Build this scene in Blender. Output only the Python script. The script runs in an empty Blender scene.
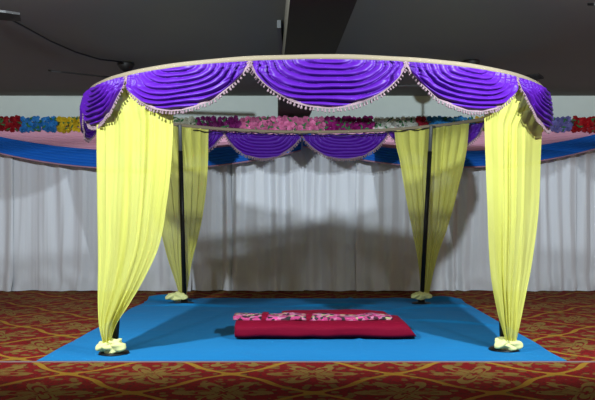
import bpy, bmesh, math, random
from math import sin, cos, pi, radians, sqrt
from mathutils import Vector, noise
random.seed(7)
S = bpy.context.scene
COL = S.collection
F = 695.0; CX = 297.5; HY = 215.0; EYE = 1.4

# ---------------------------------------------------------------- camera
cd = bpy.data.cameras.new('camera'); cam = bpy.data.objects.new('camera', cd); COL.objects.link(cam)
cam.location = (0, 0, EYE); cam.rotation_euler = (pi/2, 0, 0)
cd.sensor_width = 36; cd.lens = 36*F/595.0; cd.shift_y = 15/595.0; cd.clip_end = 60
S.camera = cam
# ---------------------------------------------------------------- world, lamps, exposure
w = bpy.data.worlds.new('world'); S.world = w; w.use_nodes = True
bg = w.node_tree.nodes['Background']; bg.inputs[0].default_value = (1.0, .77, .60, 1); bg.inputs[1].default_value = 0.42
def lamp(name, loc, target, power, radius, col, cone, blend):
    l = bpy.data.lights.new(name, 'SPOT'); l.spot_size = radians(cone); l.spot_blend = blend
    l.shadow_soft_size = radius; l.energy = power; l.color = col
    o = bpy.data.objects.new(name, l); COL.objects.link(o); o.location = loc
    d = Vector(target) - Vector(loc); o.rotation_euler = d.to_track_quat('-Z', 'Y').to_euler()
    return o
LC = (.81, .92, 1.0)
lamp('flood_lamp_left', (-2.65, 4.2, 3.54), (-1.4, 12.8, 2.6), 1550, .06, LC, 126, .45)
lamp('flood_lamp_right', (2.85, 4.2, 3.54), (1.6, 12.8, 2.6), 1550, .06, LC, 126, .45)
S.view_settings.view_transform = 'Standard'; S.view_settings.look = 'None'
S.view_settings.exposure = 0.0; S.view_settings.gamma = 1; S.view_settings.use_curve_mapping = False

# ---------------------------------------------------------------- helpers
def at(px, py, Y): return Vector(((px-CX)*Y/F, Y, EYE+(HY-py)*Y/F))
def interp(pts, t):
    if t <= pts[0][0]: return pts[0][1]
    for (a, va), (b, vb) in zip(pts, pts[1:]):
        if t <= b: return va+(vb-va)*(t-a)/(b-a)
    return pts[-1][1]
def smooth_interp(pts, t):                      # Catmull-Rom through the points
    if t <= pts[0][0]: return pts[0][1]
    if t >= pts[-1][0]: return pts[-1][1]
    for i in range(len(pts)-1):
        a, b = pts[i], pts[i+1]
        if t <= b[0]:
            p0 = pts[i-1] if i else a; p3 = pts[i+2] if i+2 < len(pts) else b
            u = (t-a[0])/(b[0]-a[0]); h = b[0]-a[0]
            m0 = (b[1]-p0[1])/(b[0]-p0[0])*h; m1 = (p3[1]-a[1])/(p3[0]-a[0])*h
            return (2*u**3-3*u*u+1)*a[1]+(u**3-2*u*u+u)*m0+(-2*u**3+3*u*u)*b[1]+(u**3-u*u)*m1
def link(name, verts, faces, m=None, parent=None, smooth=True, mesh=None, loc=(0, 0, 0)):
    if mesh is None:
        mesh = bpy.data.meshes.new(name); mesh.from_pydata([tuple(v) for v in verts], [], faces)
        if m: 
            for mm in (m if isinstance(m, (list, tuple)) else [m]): mesh.materials.append(mm)
        for p in mesh.polygons: p.use_smooth = smooth
        mesh.update()
    o = bpy.data.objects.new(name, mesh); COL.objects.link(o); o.location = loc
    if parent: o.parent = parent
    return o
def tag(o, label=None, cat=None, group=None, kind=None):
    if label: o['label'] = label
    if cat: o['category'] = cat
    if group: o['group'] = group
    if kind: o['kind'] = kind
    return o
def empty(name, loc=(0, 0, 0)):
    o = bpy.data.objects.new(name, None); COL.objects.link(o); o.location = loc; o.empty_display_size = .1
    return o
class MB:
    def __init__(s): s.v = []; s.f = []
    def add(s, vs, fs):
        n = len(s.v); s.v += [tuple(v) for v in vs]; s.f += [tuple(i+n for i in f) for f in fs]
    def box(s, a, b):
        x0, y0, z0 = a; x1, y1, z1 = b
        s.add([(x0,y0,z0),(x1,y0,z0),(x1,y1,z0),(x0,y1,z0),(x0,y0,z1),(x1,y0,z1),(x1,y1,z1),(x0,y1,z1)],
              [(0,3,2,1),(4,5,6,7),(0,1,5,4),(1,2,6,5),(2,3,7,6),(3,0,4,7)])
    def grid(s, rows, closed=False):
        n = len(rows[0]); vs = [p for r in rows for p in r]; fs = []
        for i in range(len(rows)-1):
            for j in range(n if closed else n-1):
                k = (j+1) % n
                fs.append((i*n+j, i*n+k, (i+1)*n+k, (i+1)*n+j))
        s.add(vs, fs)
    def tube(s, pts, r, n=10, caps=True):
        pts = [Vector(p) for p in pts]; rows = []
        rr = r if isinstance(r, (list, tuple)) else [r]*len(pts)
        for i, p in enumerate(pts):
            d = (pts[min(i+1, len(pts)-1)]-pts[max(i-1, 0)]).normalized()
            up = Vector((0, 0, 1)) if abs(d.z) < .9 else Vector((1, 0, 0))
            a = d.cross(up).normalized(); b = a.cross(d)
            rows.append([p+(a*cos(2*pi*k/n)+b*sin(2*pi*k/n))*rr[i] for k in range(n)])
        s.grid(rows, True)
        if caps:
            m = len(s.v); s.f.append(tuple(range(m-n, m))); t = m-n*len(pts); s.f.append(tuple(range(t+n-1, t-1, -1)))
    def lathe(s, prof, c=(0, 0, 0), n=24):
        rows = [[(c[0]+r*cos(2*pi*k/n), c[1]+r*sin(2*pi*k/n), c[2]+z) for k in range(n)] for r, z in prof]
        s.grid(rows, True)
    def build(s, name, m, parent=None, smooth=True, loc=(0, 0, 0)): return link(name, s.v, s.f, m, parent, smooth, loc=loc)

# ---------------------------------------------------------------- materials
def srgb(r, g, b):
    f = lambda c: (c/255/12.92) if c/255 <= .04045 else ((c/255+.055)/1.055)**2.4
    return (f(r), f(g), f(b), 1)
def mat(name, col, rough=.8, metal=0, sheen=0, bump=0, bscale=80, var=0, vscale=6, spec=.3):
    m = bpy.data.materials.new(name); m.use_nodes = True; nt = m.node_tree; N = nt.nodes; L = nt.links
    b = N['Principled BSDF']; b.inputs['Base Color'].default_value = col
    b.inputs['Roughness'].default_value = rough; b.inputs['Metallic'].default_value = metal
    b.inputs['Specular IOR Level'].default_value = spec
    if sheen: b.inputs['Sheen Weight'].default_value = sheen
    tc = N.new('ShaderNodeTexCoord')
    if var:
        n = N.new('ShaderNodeTexNoise'); n.inputs['Scale'].default_value = vscale; n.inputs['Detail'].default_value = 4
        L.new(tc.outputs['Object'], n.inputs['Vector'])
        mx = N.new('ShaderNodeMix'); mx.data_type = 'RGBA'
        mx.inputs[6].default_value = tuple(c*(1-var) for c in col[:3])+(1,)
        mx.inputs[7].default_value = tuple(min(1, c*(1+var)) for c in col[:3])+(1,)
        L.new(n.outputs['Fac'], mx.inputs[0]); L.new(mx.outputs[2], b.inputs['Base Color'])
    if bump:
        n = N.new('ShaderNodeTexNoise'); n.inputs['Scale'].default_value = bscale
        L.new(tc.outputs['Object'], n.inputs['Vector'])
        bp = N.new('ShaderNodeBump'); bp.inputs['Strength'].default_value = bump; bp.inputs['Distance'].default_value = .01
        L.new(n.outputs['Fac'], bp.inputs['Height']); L.new(bp.outputs[0], b.inputs['Normal'])
    return m
def cloth_mat(name, col, trans=.35, clear=0.0, rough=.9):
    m = bpy.data.materials.new(name); m.use_nodes = True; nt = m.node_tree; N = nt.nodes; L = nt.links
    b = N['Principled BSDF']; b.inputs['Base Color'].default_value = col; b.inputs['Roughness'].default_value = rough
    b.inputs['Specular IOR Level'].default_value = .15
    t = N.new('ShaderNodeBsdfTranslucent'); t.inputs[0].default_value = col
    a = N.new('ShaderNodeMixShader'); a.inputs[0].default_value = trans
    L.new(b.outputs[0], a.inputs[1]); L.new(t.outputs[0], a.inputs[2]); last = a
    if clear:
        tr = N.new('ShaderNodeBsdfTransparent')
        c = N.new('ShaderNodeMixShader'); c.inputs[0].default_value = clear
        L.new(last.outputs[0], c.inputs[1]); L.new(tr.outputs[0], c.inputs[2]); last = c
    L.new(last.outputs[0], N['Material Output'].inputs[0])
    return m
M_wall = mat('painted_wall', srgb(206, 216, 210), .9, var=.04)
M_ceil = mat('ceiling_paint', srgb(116, 115, 111), .9, var=.05, vscale=1.5)
M_beam = mat('beam_paint', srgb(64, 60, 50), .9)
M_purple = mat('purple_satin', srgb(68, 14, 126), .5, spec=.3)
M_fringe = mat('lace_fringe', srgb(122, 100, 106), .8)
M_yellow = cloth_mat('yellow_net', srgb(230, 228, 114), .5, .12)
M_knot = cloth_mat('yellow_net_bunched', srgb(232, 232, 160), .2, 0)
M_curt = mat('white_satin_curtain', srgb(196, 198, 203), .55, sheen=.2, spec=.35)
M_pink = mat('pink_pleated_cloth', srgb(218, 160, 182), .7)
M_blue = mat('royal_blue_pleated_cloth', srgb(10, 98, 196), .6)
M_trim = mat('dusty_pink_piping', srgb(170, 130, 150), .8)
M_sheet = mat('turquoise_blue_sheet', srgb(6, 108, 162), .85, bump=.5, bscale=5, var=.07, vscale=1.7)
M_black = mat('black_paint', srgb(14, 14, 16), .45)
M_grey = mat('grey_metal', srgb(84, 86, 86), .5, .3)
M_ring = mat('beige_wrap', srgb(120, 108, 88), .85)
M_crim = mat('crimson_velvet', srgb(108, 3, 32), .8, spec=.1, bump=.2, bscale=12)
M_band = mat('seam_tape', srgb(124, 104, 104), .8)
M_fan = mat('dark_brown_fan_metal', srgb(16, 13, 12), .6, 0)

def print_mat():
    m = bpy.data.materials.new('pink_floral_print'); m.use_nodes = True; nt = m.node_tree; N = nt.nodes; L = nt.links
    b = N['Principled BSDF']; b.inputs['Roughness'].default_value = .8
    tc = N.new('ShaderNodeTexCoord'); v = N.new('ShaderNodeTexVoronoi'); v.inputs['Scale'].default_value = 22
    L.new(tc.outputs['Object'], v.inputs['Vector'])
    r = N.new('ShaderNodeValToRGB'); r.color_ramp.interpolation = 'CONSTANT'
    e = r.color_ramp.elements; e[0].position = 0; e[0].color = srgb(160, 48, 100)
    e[1].position = .76; e[1].color = srgb(18, 12, 22)
    for p, c in ((.34, srgb(172, 104, 132)), (.52, srgb(150, 145, 104)), (.62, srgb(200, 60, 130)), (.68, srgb(60, 10, 34))):
        q = e.new(p); q.color = c
    sp = N.new('ShaderNodeSeparateColor'); L.new(v.outputs['Color'], sp.inputs[0]); L.new(sp.outputs[0], r.inputs[0])
    L.new(r.outputs[0], b.inputs['Base Color'])
    return m
M_print = print_mat()

def carpet_mat():
    m = bpy.data.materials.new('red_carpet_with_gold_trellis'); m.use_nodes = True; nt = m.node_tree; N = nt.nodes; L = nt.links
    b = N['Principled BSDF']; b.inputs['Roughness'].default_value = .95; b.inputs['Specular IOR Level'].default_value = .1
    tc = N.new('ShaderNodeTexCoord'); sp = N.new('ShaderNodeSeparateXYZ')
    L.new(tc.outputs['Object'], sp.inputs[0])
    def M(op, *a):
        n = N.new('ShaderNodeMath'); n.operation = op
        for i, x in enumerate(a):
            if isinstance(x, (int, float)): n.inputs[i].default_value = x
            else: L.new(x, n.inputs[i])
        return n.outputs[0]
    u = M('DIVIDE', M('SUBTRACT', sp.outputs[0], .13), 1.43)
    v = M('DIVIDE', M('SUBTRACT', sp.outputs[1], 5.47), 1.30)
    vs = M('ADD', v, M('MULTIPLY', M('SINE', M('MULTIPLY', u, 4*pi)), 0.0))
    us = M('ADD', u, 0.0)
    # ogee trellis: lines where cos(2pi u) == cos(2pi v) bent by a second harmonic
    c1 = M('COSINE', M('MULTIPLY', us, 2*pi)); c2 = M('COSINE', M('MULTIPLY', vs, 2*pi))
    c3 = M('MULTIPLY', M('COSINE', M('MULTIPLY', vs, 4*pi)), .0)
    bend = M('MULTIPLY', M('MULTIPLY', c2, M('SUBTRACT', 1, M('MULTIPLY', c2, c2))), .45)
    f = M('ADD', M('SUBTRACT', c1, c2), M('ADD', bend, c3))
    du = M('SINE', M('MULTIPLY', us, 2*pi)); dv = M('SINE', M('MULTIPLY', vs, 2*pi))
    g = M('SQRT', M('ADD', M('ADD', M('MULTIPLY', du, du), M('MULTIPLY', dv, dv)), .22))
    line = M('LESS_THAN', M('DIVIDE', M('ABSOLUTE', f), g), .105)
    # flower motif in the middle of each cell (cell centres: (k, j+.5) and (k+.5, j))
    big = N.new('ShaderNodeTexNoise'); big.inputs['Scale'].default_value = 11; L.new(tc.outputs['Object'], big.inputs['Vector'])
    def motif(ou, ov, size, pet, ph):
        a = M('SUBTRACT', M('FRACT', M('ADD', u, ou)), .5); c = M('SUBTRACT', M('FRACT', M('ADD', v, ov)), .5)
        a = M('MULTIPLY', a, 1.43); c = M('MULTIPLY', c, 1.3)
        r = M('SQRT', M('ADD', M('MULTIPLY', a, a), M('MULTIPLY', c, c)))
        th = M('ARCTAN2', c, a)
        pr = M('MULTIPLY', size, M('ADD', 1, M('MULTIPLY', M('COSINE', M('ADD', M('MULTIPLY', th, pet), ph)), .5)))
        return M('MULTIPLY', M('LESS_THAN', M('ADD', r, M('MULTIPLY', M('SUBTRACT', big.outputs['Fac'], .5), .35)), pr), M('GREATER_THAN', M('FRACT', M('MULTIPLY', M('DIVIDE', r, pr), 2.0)), .35))
    mo = M('MAXIMUM', motif(.5, 0, .27, 6, 0.), motif(0, .5, .27, 6, 0.))
    vo = N.new('ShaderNodeTexVoronoi'); vo.inputs['Scale'].default_value = 10; L.new(tc.outputs['Object'], vo.inputs['Vector'])
    dots = M('LESS_THAN', vo.outputs['Distance'], .36)
    no = N.new('ShaderNodeTexNoise'); no.inputs['Scale'].default_value = 26; L.new(tc.outputs['Object'], no.inputs['Vector'])
    nz = N.new('ShaderNodeTexNoise'); nz.inputs['Scale'].default_value = 140; L.new(tc.outputs['Object'], nz.inputs['Vector'])
    def mix(fac, A, B):
        n = N.new('ShaderNodeMix'); n.data_type = 'RGBA'; L.new(fac, n.inputs[0])
        for i, x in ((6, A), (7, B)):
            if isinstance(x, tuple): n.inputs[i].default_value = x
            else: L.new(x, n.inputs[i])
        return n.outputs[2]
    base = mix(M('GREATER_THAN', no.outputs['Fac'], .56), srgb(120, 17, 20), srgb(88, 28, 22))
    base = mix(dots, base, srgb(112, 84, 38))
    base = mix(mo, base, srgb(124, 98, 46))
    base = mix(line, base, srgb(148, 110, 34))
    fine = mix(nz.outputs['Fac'], (.55, .55, .55, 1), (1.15, 1.15, 1.15, 1))
    mu = N.new('ShaderNodeMix'); mu.data_type = 'RGBA'; mu.blend_type = 'MULTIPLY'; mu.inputs[0].default_value = 1
    L.new(base, mu.inputs[6]); L.new(fine, mu.inputs[7]); L.new(mu.outputs[2], b.inputs['Base Color'])
    return m
M_carpet = carpet_mat()

# ---------------------------------------------------------------- setting
WY = 13.0; CZ = 3.63
def struct(name, a, b, m):
    q = MB(); q.box(a, b); return tag(q.build(name, m, smooth=False), kind='structure')
struct('floor', (-9, -1, -.1), (9, WY+.2, 0), M_carpet)
struct('wall_back', (-9, WY, 0), (9, WY+.2, CZ), M_wall)
struct('ceiling', (-9, -1, CZ), (9, WY+.2, CZ+.15), M_ceil)
# dark beam under the ceiling, running towards the back wall
q = MB()
zb = 3.23
def bx(Y, side): return (-.063-.0429*(Y-5.88)) if side < 0 else (.51-.0405*(Y-5.88))
vs = []
for Y in (-1, WY):
    for s, z in ((-1, zb), (1, zb), (1, CZ), (-1, CZ)): vs.append((bx(Y, s), Y, z))
q.add(vs, [(0, 1, 2, 3), (7, 6, 5, 4), (0, 4, 5, 1), (1, 5, 6, 2), (2, 6, 7, 3), (3, 7, 4, 0)])
tag(q.build('trim_1', M_beam, smooth=False), kind='structure')
# seam strip between the two carpet widths
q = MB(); q.box((-9, 6.60, 0), (9, 6.635, .006))
tag(q.build('trim_2', M_band, smooth=False), kind='structure')

# ---------------------------------------------------------------- white curtain backdrop
CY = 12.78; TOPZ = 2.95
edges = [-75, 12, 100, 190, 233, 302, 357, 430, 505, 575, 670]
c_lab = ['white satin curtain panel at the far left edge, below the dark red flowers',
 'white satin curtain panel between the left edge and the front left yellow drape',
 'white satin curtain panel behind the front left yellow drape',
 'narrow white satin curtain panel just right of the rear left yellow drape',
 'white satin curtain panel below the left one of the two rear purple swags',
 'white satin curtain panel in the middle, right of the point between two rear purple swags',
 'white satin curtain panel between the middle and the rear right yellow drape',
 'white satin curtain panel behind the rear right yellow drape, left of the front right one',
 'white satin curtain panel behind and just right of the front right yellow drape',
 'white satin curtain panel at the far right edge, below the red flowers']
for i, (e0, e1) in enumerate(zip(edges, edges[1:])):
    x0 = (e0-CX)*CY/F-.02; x1 = (e1-CX)*CY/F+.03
    n = int((x1-x0)/.012); rows = []
    ph = random.random()*50
    fr = random.uniform(4.0, 6.0)
    for k in range(41):
        t = k/40; z = TOPZ-(TOPZ-.012)*t**.92
        row = []
        for j in range(n+1):
            x = x0+(x1-x0)*j/n
            xx = x+.05*noise.noise(Vector((x*2, z*.6, ph)))*t
            a = .036+.026*noise.noise(Vector((x*1.3, ph, z*.25)))
            d = a*sin(2*pi*fr*xx/1.0*.62+4.2*noise.noise(Vector((xx*1.7, ph, z*.18))))
            d += .03*noise.noise(Vector((xx*9, z*.4, ph)))+.012*abs(noise.noise(Vector((xx*19, z*.3, ph))))
            hem = max(0, (t-.82)/.18)
            d += -.05*hem*hem+.06*hem*noise.noise(Vector((xx*3, z*5, ph+3)))+.03*hem*sin(9*z+ 5*sin(xx*3.2+ph))
            sag = 0
            row.append((x, CY+d+(i % 2)*.035-.01, max(.004, z+.012*hem*noise.noise(Vector((xx*4, 1, ph))))))
        rows.append(row)
    q = MB(); q.grid(rows)
    tag(q.build('curtain_panel', M_curt), c_lab[i], 'curtain', 'white backdrop curtain panels')

# ---------------------------------------------------------------- pink and blue pleated swags on the wall
def wall_swag(px0, px1, top0, top1, bot0, bot1, Y, m, name, npl, amp, trim=None):
    # top / bottom pixel heights at cusp (0) and at the middle (1)
    n = 90; k = npl*8; rows = []
    for i in range(k+1):
        s = i/k; row = []
        for j in range(n+1):
            t = 2*j/n-1; c = (1-abs(t)**2.1)
            ya = top0+(top1-top0)*c; yb = bot0+(bot1-bot0)*c
            y = ya+(yb-ya)*s
            p = at(px0+(px1-px0)*j/n, y, Y)
            p.x = (px0+(px1-px0)*j/n-CX)*Y/F
            p.y -= amp*abs(sin(pi*npl*s))*(.5+.5*c)+.004*noise.noise(Vector((p.x*6, p.z*25, 0)))+.03*c
            row.append(p)
        rows.append(row)
    q = MB(); q.grid(rows); o = q.build(name, m)
    if trim:
        q = MB(); q.tube([p+Vector((0, -.012, -.008)) for p in rows[-1]], .014, 6); q.build('piping', trim, o)
    return o
for px0, px1, side in ((-12, 301, 'left'), (303, 604, 'right')):
    tag(wall_swag(px0, px1, 127, 127, 137, 154, 12.66, M_pink, 'pink_swag', 7, .02),
        f'pale pink pleated swag under the flowers on the {side} half of the back wall', 'drapery', 'pink wall swags')
    tag(wall_swag(px0, px1, 134 if side == 'left' else 132, 151, 150 if side == 'left' else 146, 169 if side == 'left' else 167, 12.56, M_blue, 'blue_swag', 6, .022, M_trim),
        f'royal blue pleated swag with pink piping on the {side} half of the back wall', 'drapery', 'blue wall swags')

# ---------------------------------------------------------------- flower garlands
def flower_mesh(name, m, seed):
    rnd = random.Random(seed); q = MB()
    for layer, (r, n, h) in enumerate(((.058, 6, 0), (.042, 5, .018), (.022, 4, .032))):
        for k in range(n):
            a = 2*pi*k/n+layer*.5+rnd.uniform(-.1, .1)
            c = Vector((cos(a), 0, sin(a))); s = Vector((-sin(a), 0, cos(a)))
            o = Vector((0, -h, 0)); wd = r*.55
            pts = [o, o+c*r*.5+s*wd+Vector((0, -.012, 0)), o+c*r*1.0+s*wd*.6+Vector((0, -.004, 0)), o+c*r*1.08+Vector((0, .004, 0)),
                   o+c*r*1.0-s*wd*.6+Vector((0, -.004, 0)), o+c*r*.5-s*wd+Vector((0, -.012, 0)), o+c*r*.6+Vector((0, -.026, 0))]
            q.add(pts, [(0, 1, 6), (1, 2, 6), (2, 3, 6), (3, 4, 6), (4, 5, 6), (5, 0, 6)])
    me = bpy.data.meshes.new(name); me.from_pydata(q.v, [], q.f); me.materials.append(m); me.update(); return me
M_leaf = mat('green_leaf', srgb(40, 96, 50), .7)
gcol = {'dark red': (150, 10, 26), 'bright blue': (46, 130, 206), 'yellow': (226, 190, 30), 'rose pink': (222, 110, 160), 'violet': (150, 70, 190),
        'cream': (214, 214, 190), 'plum purple': (120, 22, 100), 'pink': (226, 118, 166), 'magenta': (140, 8, 104), 'white': (214, 216, 204),
        'small red': (170, 20, 50), 'lilac': (128, 124, 196), 'red': (178, 14, 26), 'sky blue': (52, 140, 206), 'golden': (222, 180, 40)}
GY = 12.62
segs = [('dark red', -32, 21, 'at the far left edge of the back wall'), ('bright blue', 22, 57, 'between the dark red and the yellow flowers'),
        ('yellow', 58, 88, 'just left of the purple canopy edge'), ('rose pink', 89, 126, 'behind the left purple swag of the canopy'),
        ('violet', 127, 164, 'behind the front left yellow drape'),
        ('cream', 165, 195, 'above the top of the rear left yellow drape'), ('plum purple', 196, 240, 'above the ring, left of the pink ones'),
        ('pink', 241, 325, 'at the middle of the back wall'), ('magenta', 326, 374, 'above the ring, right of the pink ones'),
        ('white', 375, 417, 'between the magenta and the small red flowers'), ('small red', 418, 427, 'between the white and the blue flowers'),
        ('sky blue', 428, 474, 'above the rear right yellow drape'), ('golden', 475, 544, 'hidden mostly behind the front right drape'),
        ('lilac', 545, 572, 'right of the front right purple swag'), ('red', 573, 628, 'at the far right edge of the back wall')]
for si, (cn, a, b, where) in enumerate(segs):
    if cn in ('violet',): continue
    base = tuple(c*.6 for c in srgb(*gcol[cn])[:3])+(1,); mA = mat(cn.replace(' ', '_')+'_petals', base, .7); mB = mat(cn.replace(' ', '_')+'_inner_petals', tuple(min(1, c*1.35) for c in base[:3])+(1,), .7)
    me = [flower_mesh('flower', mA, si), flower_mesh('flower', mB, si+50)]
    root = empty('flower_garland', at((a+b)/2, 124, GY))
    tag(root, f'strip of {cn} artificial flowers {where}', 'flower garland', 'flower garlands along the back wall')
    wpx = b-a; cols = max(2, round(wpx/5.2)); rl = root.location
    for r in range(3):
        for c in range(cols):
            px = a+(c+.5+(r % 2-.5)*.4)*wpx/cols; py = 119.5+r*4.8+random.uniform(-.9, .9)
            p = at(px, py, GY)-rl
            o = link('flower', None, None, mesh=random.choice(me), parent=root, loc=p+Vector((random.uniform(-.01, .01), random.uniform(-.03, .02), 0)))
            o.rotation_euler = (random.uniform(-.6, .5), random.uniform(0, 6.28), random.uniform(-.5, .5)); s = random.uniform(.85, 1.12); o.scale = (s, s, s)
    q = MB()
    for k in range(cols*2):
        p = at(random.uniform(a, b), random.uniform(118, 131), GY)-rl+Vector((0, -.045, 0)); an = random.uniform(0, 6.28)
        d = Vector((cos(an), -.2, sin(an)))*.05; e = Vector((-sin(an), 0, cos(an)))*.018
        q.add([p-d, p+e, p+d, p-e, p+Vector((0, -.012, 0))], [(0, 1, 4), (1, 2, 4), (2, 3, 4), (3, 0, 4)])
    # stem the flowers are wired to
    q.tube([at(a, 124, GY+.06)-rl, at(b, 124, GY+.06)-rl], .02, 6)
    q.build('leaves', M_leaf, root)

# ---------------------------------------------------------------- canopy frame
RC = Vector((.22, 8.97, 0)); RR = 2.78; RZ = 2.80
def ring_pt(deg, r=RR, z=RZ):
    a = radians(deg); return Vector((RC.x+r*sin(a), RC.y-r*cos(a), z))
frame = tag(empty('canopy_frame', (RC.x, RC.y, 0)), 'round canopy frame with beige wrapped ring on four black poles over the blue sheet', 'canopy frame')
def local(o): o.location = tuple(-c for c in frame.location); return o
rows = []
N = 144
for i in range(N+1):
    d = 360*i/N
    wob = .004*noise.noise(Vector((i*.3, 0, 0)))
    rows.append([ring_pt(d, RR-.028, RZ-.022), ring_pt(d, RR+.028, RZ-.022), ring_pt(d, RR+.032, RZ+wob), ring_pt(d, RR+.026, RZ+.026+wob), ring_pt(d, RR-.026, RZ+.026+wob), ring_pt(d, RR-.032, RZ+wob)])
q = MB(); q.grid(rows, True)
local(q.build('ring', M_ring, frame))
poles = [((-1.84, 6.97), (-1.72, 7.30)), ((2.12, 7.15), (2.04, 7.30)), ((-1.765, 10.86), (-1.82, 10.75)), ((1.937, 10.86), (2.09, 10.86))]; ptops = []
for (bxy, txy) in poles:
    b = Vector((bxy[0], bxy[1], .02)); t = Vector((txy[0], txy[1], RZ-.02)); ptops.append((b, t))
    ang = math.degrees(math.atan2(t.x-RC.x, RC.y-t.y))
    q = MB(); m = b.lerp(t, .86)
    q.tube([b, m], .034, 14); po = local(q.build('pole', M_black, frame))
    q = MB(); q.tube([m, t, t+Vector((0, 0, .015))], .029, 14)
    arm = ring_pt(ang, RR, RZ-.01); q.tube([t+Vector((0, 0, -.01)), arm], .02, 8)
    q.build('socket', M_grey, po)
    q = MB(); q.lathe([(0.0, 0), (.15, 0), (.15, .012), (.14, .02), (.06, .024), (.05, .07), (.036, .075), (0, .075)], (b.x, b.y, .012), 28)
    q.build('base_plate', M_black, po)
# cable taped under the rear of the ring
q = MB(); pts = []
for i in range(60):
    d = 137+86*i/59
    sag = .03*max(0, sin((d-150)*.11))+.012*sin(d*.9)
    pts.append(ring_pt(d, RR-.05, RZ-.035-sag))
q.tube(pts, .009, 6)
tag(q.build('cable', M_black), 'thin black cable slung under the rear of the canopy ring', 'cable')

# ---------------------------------------------------------------- purple swags round the ring
def angle_for(px, r, lo, hi):
    best = None
    for i in range(800):
        a = lo+(hi-lo)*i/799; p = ring_pt(a, r); x = CX+F*p.x/p.y
        if best is None or abs(x-px) < best[0]: best = (abs(x-px), a)
    return best[1]
cf = [angle_for(p, RR+.035, -69, 69) for p in (127.5, 250, 405, 516)]
cb = [angle_for(p, RR-.03, 112, 248) for p in (387, 302, 226)]
d0 = (cb[0]-cf[3])/3; d1 = (cf[0]+360-cb[2])/4
cusps = [cf[0]-d1]+cf+[cf[3]+d0, cf[3]+2*d0]+cb+[cb[2]+d1, cb[2]+2*d1, cb[2]+3*d1]
s_lab = ['purple fringed swag curving round the left end of the ring front',
 'purple fringed front swag just right of the top of the front left yellow drape',
 'largest central purple satin swag with lace fringe at the front of the ring',
 'purple fringed front swag just left of the top of the front right yellow drape',
 'purple fringed swag curving round the right end of the ring front',
 'purple satin swag seen edge-on at the right end of the ring',
 'purple satin swag behind the front right drape, right of the rear right yellow drape',
 'purple satin swag partly covered by the rear right yellow drape',
 'right one of the two full purple swags at the back of the ring',
 'left one of the two full purple swags at the back of the ring',
 'purple satin swag partly covered by the rear left yellow drape',
 'purple satin swag behind the front left yellow drape',
 'purple satin swag seen edge-on at the left end of the ring']
s_lab = s_lab[:12] 
order = []
for i in range(12):
    a0, a1 = cusps[i], cusps[i+1]
    lab = s_lab[i] if i < 11 else 'purple satin swag seen edge-on at the left end of the ring'
    seed = i*7.3; nf = 8; nx = 120; ns = 84; D = (.40 if i in (1, 3) else .43)
    rows = []
    for k in range(ns+1):
        s = k/ns; row = []
        for j in range(nx+1):
            t = 2*j/nx-1
            c = max(0.0, 1-abs(t)**2.0)**.72
            sk = .05*sin(3*s+seed)
            z = RZ-.022-.0-(D*s**.92)*c
            env = min(1, c*2.8)
            zr = s**.92*c; qq = (.9*abs(t)**3.1+zr**1.9)**.53
            fold = abs(sin(pi*nf*min(1.05, qq)+1.1*noise.noise(Vector((t*1.6+seed, s*2.5, 0)))))*min(1, .12+(1-s)*9)*min(1, (1-abs(t))*9)
            r = RR+.036+env*(.012+.066*fold**.7*(.6+.4*s))+.015*sin(pi*min(1, s*1.1))*c
            r += .008*noise.noise(Vector((t*7, s*14, seed)))
            a = a0+(a1-a0)*(j/nx)+.5*noise.noise(Vector((t*3, s*5, seed+4)))*c
            row.append(ring_pt(a, r, z-.01*env*fold))
        rows.append(row)
    q = MB(); q.grid(rows)
    o = q.build('purple_swag', M_purple)
    tag(o, lab, 'swag', 'purple swags round the canopy ring')
    # fringe: lace band + small tassels along the lower edge
    low = rows[-1]; q = MB(); band = [[], []]
    L = 0; beads = []
    step = .034; nxt = 0
    for j in range(nx+1):
        p = low[j]; rad = Vector((p.x-RC.x, p.y-RC.y, 0)).normalized()
        tg = (low[min(j+1, nx)]-low[max(j-1, 0)]).normalized()
        dn = rad.cross(tg).normalized(); dn = dn if dn.z < 0 else -dn
        band[0].append(p+rad*.012-dn*.012); band[1].append(p+rad*.016+dn*.010)
        if j: L += (p-low[j-1]).length
        while nxt <= L:
            beads.append((p+rad*.014+dn*.009, dn)); nxt += step
    q.grid(band)
    for bp, dn in beads:
        ln = random.uniform(.022, .034)
        e = bp+(dn*.6+Vector((0, 0, -.4)))*ln
        q.tube([bp, bp.lerp(e, .5), e, e+Vector((0, 0, -.006))], [.003, .009, .011, .003], 5)
    q.build('fringe', M_fringe, o, smooth=False)

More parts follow.
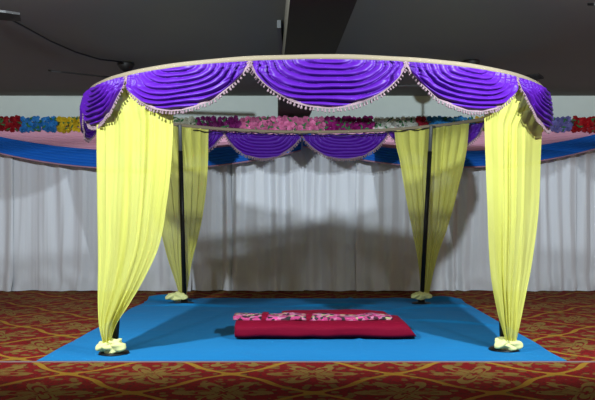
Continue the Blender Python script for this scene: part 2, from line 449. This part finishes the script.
# ---------------------------------------------------------------- yellow net drapes
def drape(idx, pxl, pxr, Lp, Rp, tie, folds, label, front):
    # pxl / pxr : where the two top corners meet the ring; Lp / Rp: edge profiles (py, px)
    (b, t) = ptops[idx]
    rr = RR+(.018 if front else -.02)
    lo, hi = {0: (-75, -15), 1: (20, 80), 2: (-175, -110), 3: (110, 175)}[idx]
    aL = angle_for(pxl, rr, lo, hi); aR = angle_for(pxr, rr, lo, hi)
    ny, nx = 70, folds*12; rows = []
    z1 = .13
    yend = HY-(z1-EYE)*F/b.y
    for i in range(ny+1):
        s = i/ny; row = []
        for j in range(nx+1):
            u = j/nx
            top = ring_pt(aL+(aR-aL)*u, rr, RZ-.022)
            z = top.z+(z1-top.z)*s
            dep_pole = b.lerp(t, (z-b.z)/(t.z-b.z)).y
            k = min(1, s*1.05)**.8
            Y = top.y*(1-k)+(dep_pole+(-.13 if front else .12))*k
            py = HY-(z-EYE)*F/Y
            xl = (smooth_interp(Lp, py)-CX)*Y/F; xr = (smooth_interp(Rp, py)-CX)*Y/F
            X = xl+(xr-xl)*u
            kk = min(1, s*6); X = top.x*(1-kk)+X*kk
            gath = .5+.5*s
            ph = 2*pi*folds*u+5.5*noise.noise(Vector((u*2.2, s*.8, idx*9)))
            amp = (.015+.016*sin(pi*u))*(1-.45*s)*(1+1.1*noise.noise(Vector((u*5, idx, s))))
            Y += amp*sin(ph)*(-1)+ .03*noise.noise(Vector((u*4+idx, s*3, 2)))
            Y += .006*sin(ph*3.1+2*s+5*noise.noise(Vector((u*6, s, 3))))
            X += .010*cos(ph*1.0+.6)*(1-.5*s)
            row.append((X, Y, z))
        rows.append(row)
    q = MB(); q.grid(rows)
    o = q.build('yellow_drape', M_yellow); tag(o, label, 'drape', 'yellow net drapes at the four poles')
    # knotted bunch tied round the pole foot
    kx, ky, w, h = tie; kc = at(kx, ky, b.y-(.05 if front else .02))
    q = MB(); rows = []
    for i in range(25):
        th = pi*i/24; row = []
        for j in range(48):
            p = 2*pi*j/48; d = Vector((sin(th)*cos(p), sin(th)*sin(p), cos(th)))
            r = 1+.12*sin(3*p+5*cos(th*2)+idx)+.35*noise.noise(d*1.8+Vector((idx*5, 0, 0)))+.08*noise.noise(d*5)
            row.append(kc+Vector((d.x*w*r, d.y*.09*r, d.z*h*r)))
        rows.append(row)
    q.grid(rows, True)
    # loose loops of cloth on both sides of the tie
    for sd, tl in ((-1, .35), (1, -.15)):
        rows = []; c0 = kc+Vector((sd*w*.62, -.05, h*.05))
        for i in range(17):
            th = pi*i/16; row = []
            for j in range(28):
                p = 2*pi*j/28; x = cos(th)*w*.62; rr_ = sin(th)*(1+.18*sin(3*p+sd+2*cos(th)))
                y = rr_*cos(p)*.05; z = rr_*sin(p)*h*.62
                row.append(c0+Vector((x*cos(tl)-z*sin(tl), y, x*sin(tl)+z*cos(tl))))
            rows.append(row)
        q.grid(rows, True)
    q.build('knot', M_knot, o)
drape(0, 98, 175, [(60, 98), (100, 97), (200, 96), (260, 97), (300, 97), (325, 98.5), (342, 103)],
      [(60, 176), (100, 174), (160, 172), (200, 168), (245, 160), (280, 144), (305, 129), (325, 116), (342, 110)],
      (112, 346, .125, .07), 6, 'yellow net drape tied to the front left pole of the canopy', True)
drape(1, 483, 545, [(60, 483), (110, 484), (200, 486), (270, 490), (315, 498), (340, 505)],
      [(60, 546), (110, 543), (150, 541), (210, 538), (260, 532), (300, 524), (340, 516)],
      (507, 344, .12, .07), 5, 'yellow net drape tied to the front right pole of the canopy', True)
drape(2, 146, 208, [(100, 146), (128, 148), (170, 151), (215, 158), (255, 167), (283, 176), (298, 180)],
      [(100, 208), (130, 208), (180, 207), (215, 203), (235, 199), (262, 192), (298, 186)],
      (177, 296.5, .145, .07), 7, 'yellow net drape gathered at the rear left pole of the canopy', False)
drape(3, 394, 469, [(100, 394), (130, 394.5), (165, 400), (205, 407), (235, 413), (262, 418), (298, 421)],
      [(100, 470), (130, 469), (160, 465), (200, 456), (230, 447), (255, 438), (298, 428)],
      (421, 295.5, .135, .062), 7, 'yellow net drape gathered at the rear right pole of the canopy', False)

# ---------------------------------------------------------------- blue sheet on the carpet
def sheet():
    rows = []; n = 230
    for i in range(n+1):
        v = i/n; row = []
        for j in range(n+1):
            u = j/n
            Y = 6.66+4.9*v; 
            XL = -2.50+.05*v; XR = 2.58+.10*v
            X = XL+(XR-XL)*u
            if i == n: pass
            Y += .05*noise.noise(Vector((u*5, v*2, 1)))*v**3
            X += .05*noise.noise(Vector((u, v*6, 5)))*abs(2*u-1)**6
            z = .012+.012*max(0, noise.noise(Vector((X*1.3, Y*.9, 0))))+.006*abs(noise.noise(Vector((X*3.1, Y*5, 7))))
            z += .04*math.exp(-((Y-10.55-.06*sin(X*2.2))/.04)**2)*(.6+.4*sin(X*3))       # crossing crease
            z += .03*math.exp(-((Y-9.7-.5*X*.3)/.04)**2)*max(0, sin(X*1.4+.4))
            z += .03*math.exp(-((Y-9.0+.45*(X-1.9))/.05)**2)*math.exp(-((X-2.0)/.5)**2)+.03*math.exp(-((Y-10.2-.6*(X-1.5))/.05)**2)*math.exp(-((X-1.7)/.5)**2)
            z += .014*math.exp(-((X-.3-.05*Y)/.04)**2)
            # rucked rear corners
            z += .09*math.exp(-((X+2.15)/.38)**2)*math.exp(-((Y-11.3+.35*(X+2))/.09)**2)
            z += .06*math.exp(-((X-2.35)/.3)**2)*math.exp(-((Y-11.3)/.14)**2)
            z += .03*max(0, noise.noise(Vector((X*2, Y*3.5, 11))))*v**2
            e = min(u, 1-u, v, 1-v)
            z = .006+(z-.006)*min(1, e*28) if e*28 < 1 and v < .9 else z
            row.append((X, Y, z))
        rows.append(row)
    q = MB(); q.grid(rows)
    # turned-down hem so that the sheet has a thickness
    edge = [r[0] for r in rows]; edge2 = [r[-1] for r in rows]
    for e in (edge, edge2, rows[0], rows[-1]):
        q.grid([e, [(x, y, .001) for x, y, z in e]])
    return q.build('blue_sheet', M_sheet)
tag(sheet(), 'large turquoise blue cloth sheet spread on the red carpet under the canopy', 'floor sheet')

# ---------------------------------------------------------------- mattress with printed blanket
def pillowbox(name, m, X0, X1, Y0, Y1, z0, z1, p=5, skew=0, wob=.01, seed=0, parent=None, endtaper=0):
    rows = []; nu, nv = 48, 90
    cy = (Y0+Y1)/2; cz = (z0+z1)/2
    for i in range(nv+1):
        s = i/nv; ex = abs(2*s-1)**p; sc = (1-ex)**(1/p) if ex < 1 else 0.0
        row = []
        for k in range(nu):
            a = 2*pi*k/nu; ca, sa = cos(a), sin(a)
            den = (abs(ca)**4+abs(sa)**4)**.25
            y = cy+(Y1-Y0)/2*ca/den*(.55+.45*sc if 0 < i < nv else 0)
            z = cz+(z1-z0)/2*sa/den*(sc if 0 < i < nv else 0)
            tz = (z-z0)/(z1-z0)
            X = X0+(X1-X0)*s
            X -= endtaper*tz*max(0, (s-.75)/.25)
            X += skew*(y-Y0)/(Y1-Y0)*(2*s-1)*-1
            d = noise.noise(Vector((X*4, y*4+seed, z*6)))*wob
            row.append((X, y+d, max(z0, z+d)))
        rows.append(row)
    q = MB(); q.grid(rows, True); return q.build(name, m, parent)
root = tag(empty('mattress', (.3, 8.2, 0)), 'crimson mattress lying on the blue sheet in the middle of the canopy', 'mattress')
def loc0(o, r): o.location = tuple(-c for c in r.location); return o
loc0(pillowbox('lower_layer', M_crim, -.72, 1.37, 7.68, 8.5, .02, .205, 14, 0, .012, 1, root, .16), root)
loc0(pillowbox('upper_layer', M_crim, -.20, 1.14, 8.12, 8.48, .17, .25, 12, 0, .012, 4, root, .1), root)
bl = tag(empty('blanket', (.2, 8.1, .2)), 'pink floral printed folded blanket along the top of the crimson mattress', 'blanket')
loc0(pillowbox('cover', M_print, -.75, 1.10, 7.88, 8.22, .185, .245, 18, 0, .02, 9, bl), bl)
for px in (264, 308):
    X = (px-CX)*8.0/F; q = MB(); rows = []
    for k in range(25):
        a = 2*pi*k/24; y = 8.05+.18*cos(a)/((abs(cos(a))**4+abs(sin(a))**4)**.25); z = .216+.045*sin(a)/((abs(cos(a))**4+abs(sin(a))**4)**.25)
        rows.append([(X-.022, y, z), (X, y+.004*cos(a), z+.004*sin(a)), (X+.022+.03*sin(a), y, z)])
    q.grid(rows); loc0(q.build('tie_band', M_crim, bl), bl)

# ---------------------------------------------------------------- ceiling fans
def fan(cupx, cupy, drop, ang, label, blade=1.12):
    Y = (CZ-EYE)*F/(HY-cupy); X = (cupx-CX)*Y/F
    r = tag(empty('ceiling_fan', (X, Y, CZ)), label, 'ceiling fan', 'dark ceiling fans')
    q = MB(); q.lathe([(0, 0), (.12, 0), (.125, -.03), (.085, -.10), (.03, -.13), (0, -.13)]); q.build('ceiling_cup', M_fan, r)
    q = MB(); q.tube([(0, 0, -.1), (0, 0, -drop)], .016, 10); q.build('rod', M_fan, r)
    q = MB(); q.lathe([(0, .02), (.06, .015), (.13, -.015), (.15, -.05), (.14, -.09), (.07, -.12), (0, -.125)], (0, 0, -drop)); q.build('motor', M_fan, r)
    for k in range(3):
        a = radians(ang+120*k); d = Vector((cos(a), sin(a), 0)); s = Vector((-sin(a), cos(a), 0)); q = MB(); top = []; bot = []
        for i in range(9):
            u = i/8; R = .12+(blade-.12)*u; wd = .03+.05*min(1, u*4); wd *= 1 if u < .95 else .7
            c = d*R+Vector((0, 0, -drop-.06-.02*u))
            top.append([c-s*wd+Vector((0, 0, .018)), c+s*wd+Vector((0, 0, -.014))]); bot.append([p-Vector((0, 0, .022)) for p in top[-1]])
        q.grid([[a_[0], a_[1], b_[1], b_[0]] for a_, b_ in zip(top, bot)], True)
        n = len(q.v); q.f.append((0, 1, 2, 3)); q.f.append((n-1, n-2, n-3, n-4))
        q.build('blade', M_fan, r, smooth=False)
    return r
fan(126, 63, .17, 219, 'dark ceiling fan at the left, its cup just above the canopy ring')
fan(471, 61, .30, 190, 'dark ceiling fan at the right, hidden behind the ring except its cup')
fan(-110, -31, .25, 18, 'dark ceiling fan at the top left corner, only a blade tip in view', 1.1)
fan(699, -27, .25, 189, 'dark ceiling fan at the top right corner, only a blade tip in view', 1.08)
# loose cable between the two left fans
q = MB(); pts = []
for px, py in ((-20, 4), (8, 18), (30, 30), (50, 41), (75, 52), (100, 59.5), (122, 62)):
    Yc = (3.60-EYE)*F/(HY-py); pts.append(at(px, py, Yc))
q.tube(pts, .012, 6)
tag(q.build('cable', M_black), 'dark cable running along the ceiling between the two left fans', 'cable')
# conduit on the ceiling left of the beam
q = MB(); q.box((-.235, 7.95, CZ-.09), (-.19, 9.4, CZ-.0)); tag(q.build('conduit', M_grey, smooth=False), 'short grey conduit under the ceiling along the left side of the dark beam', 'conduit')
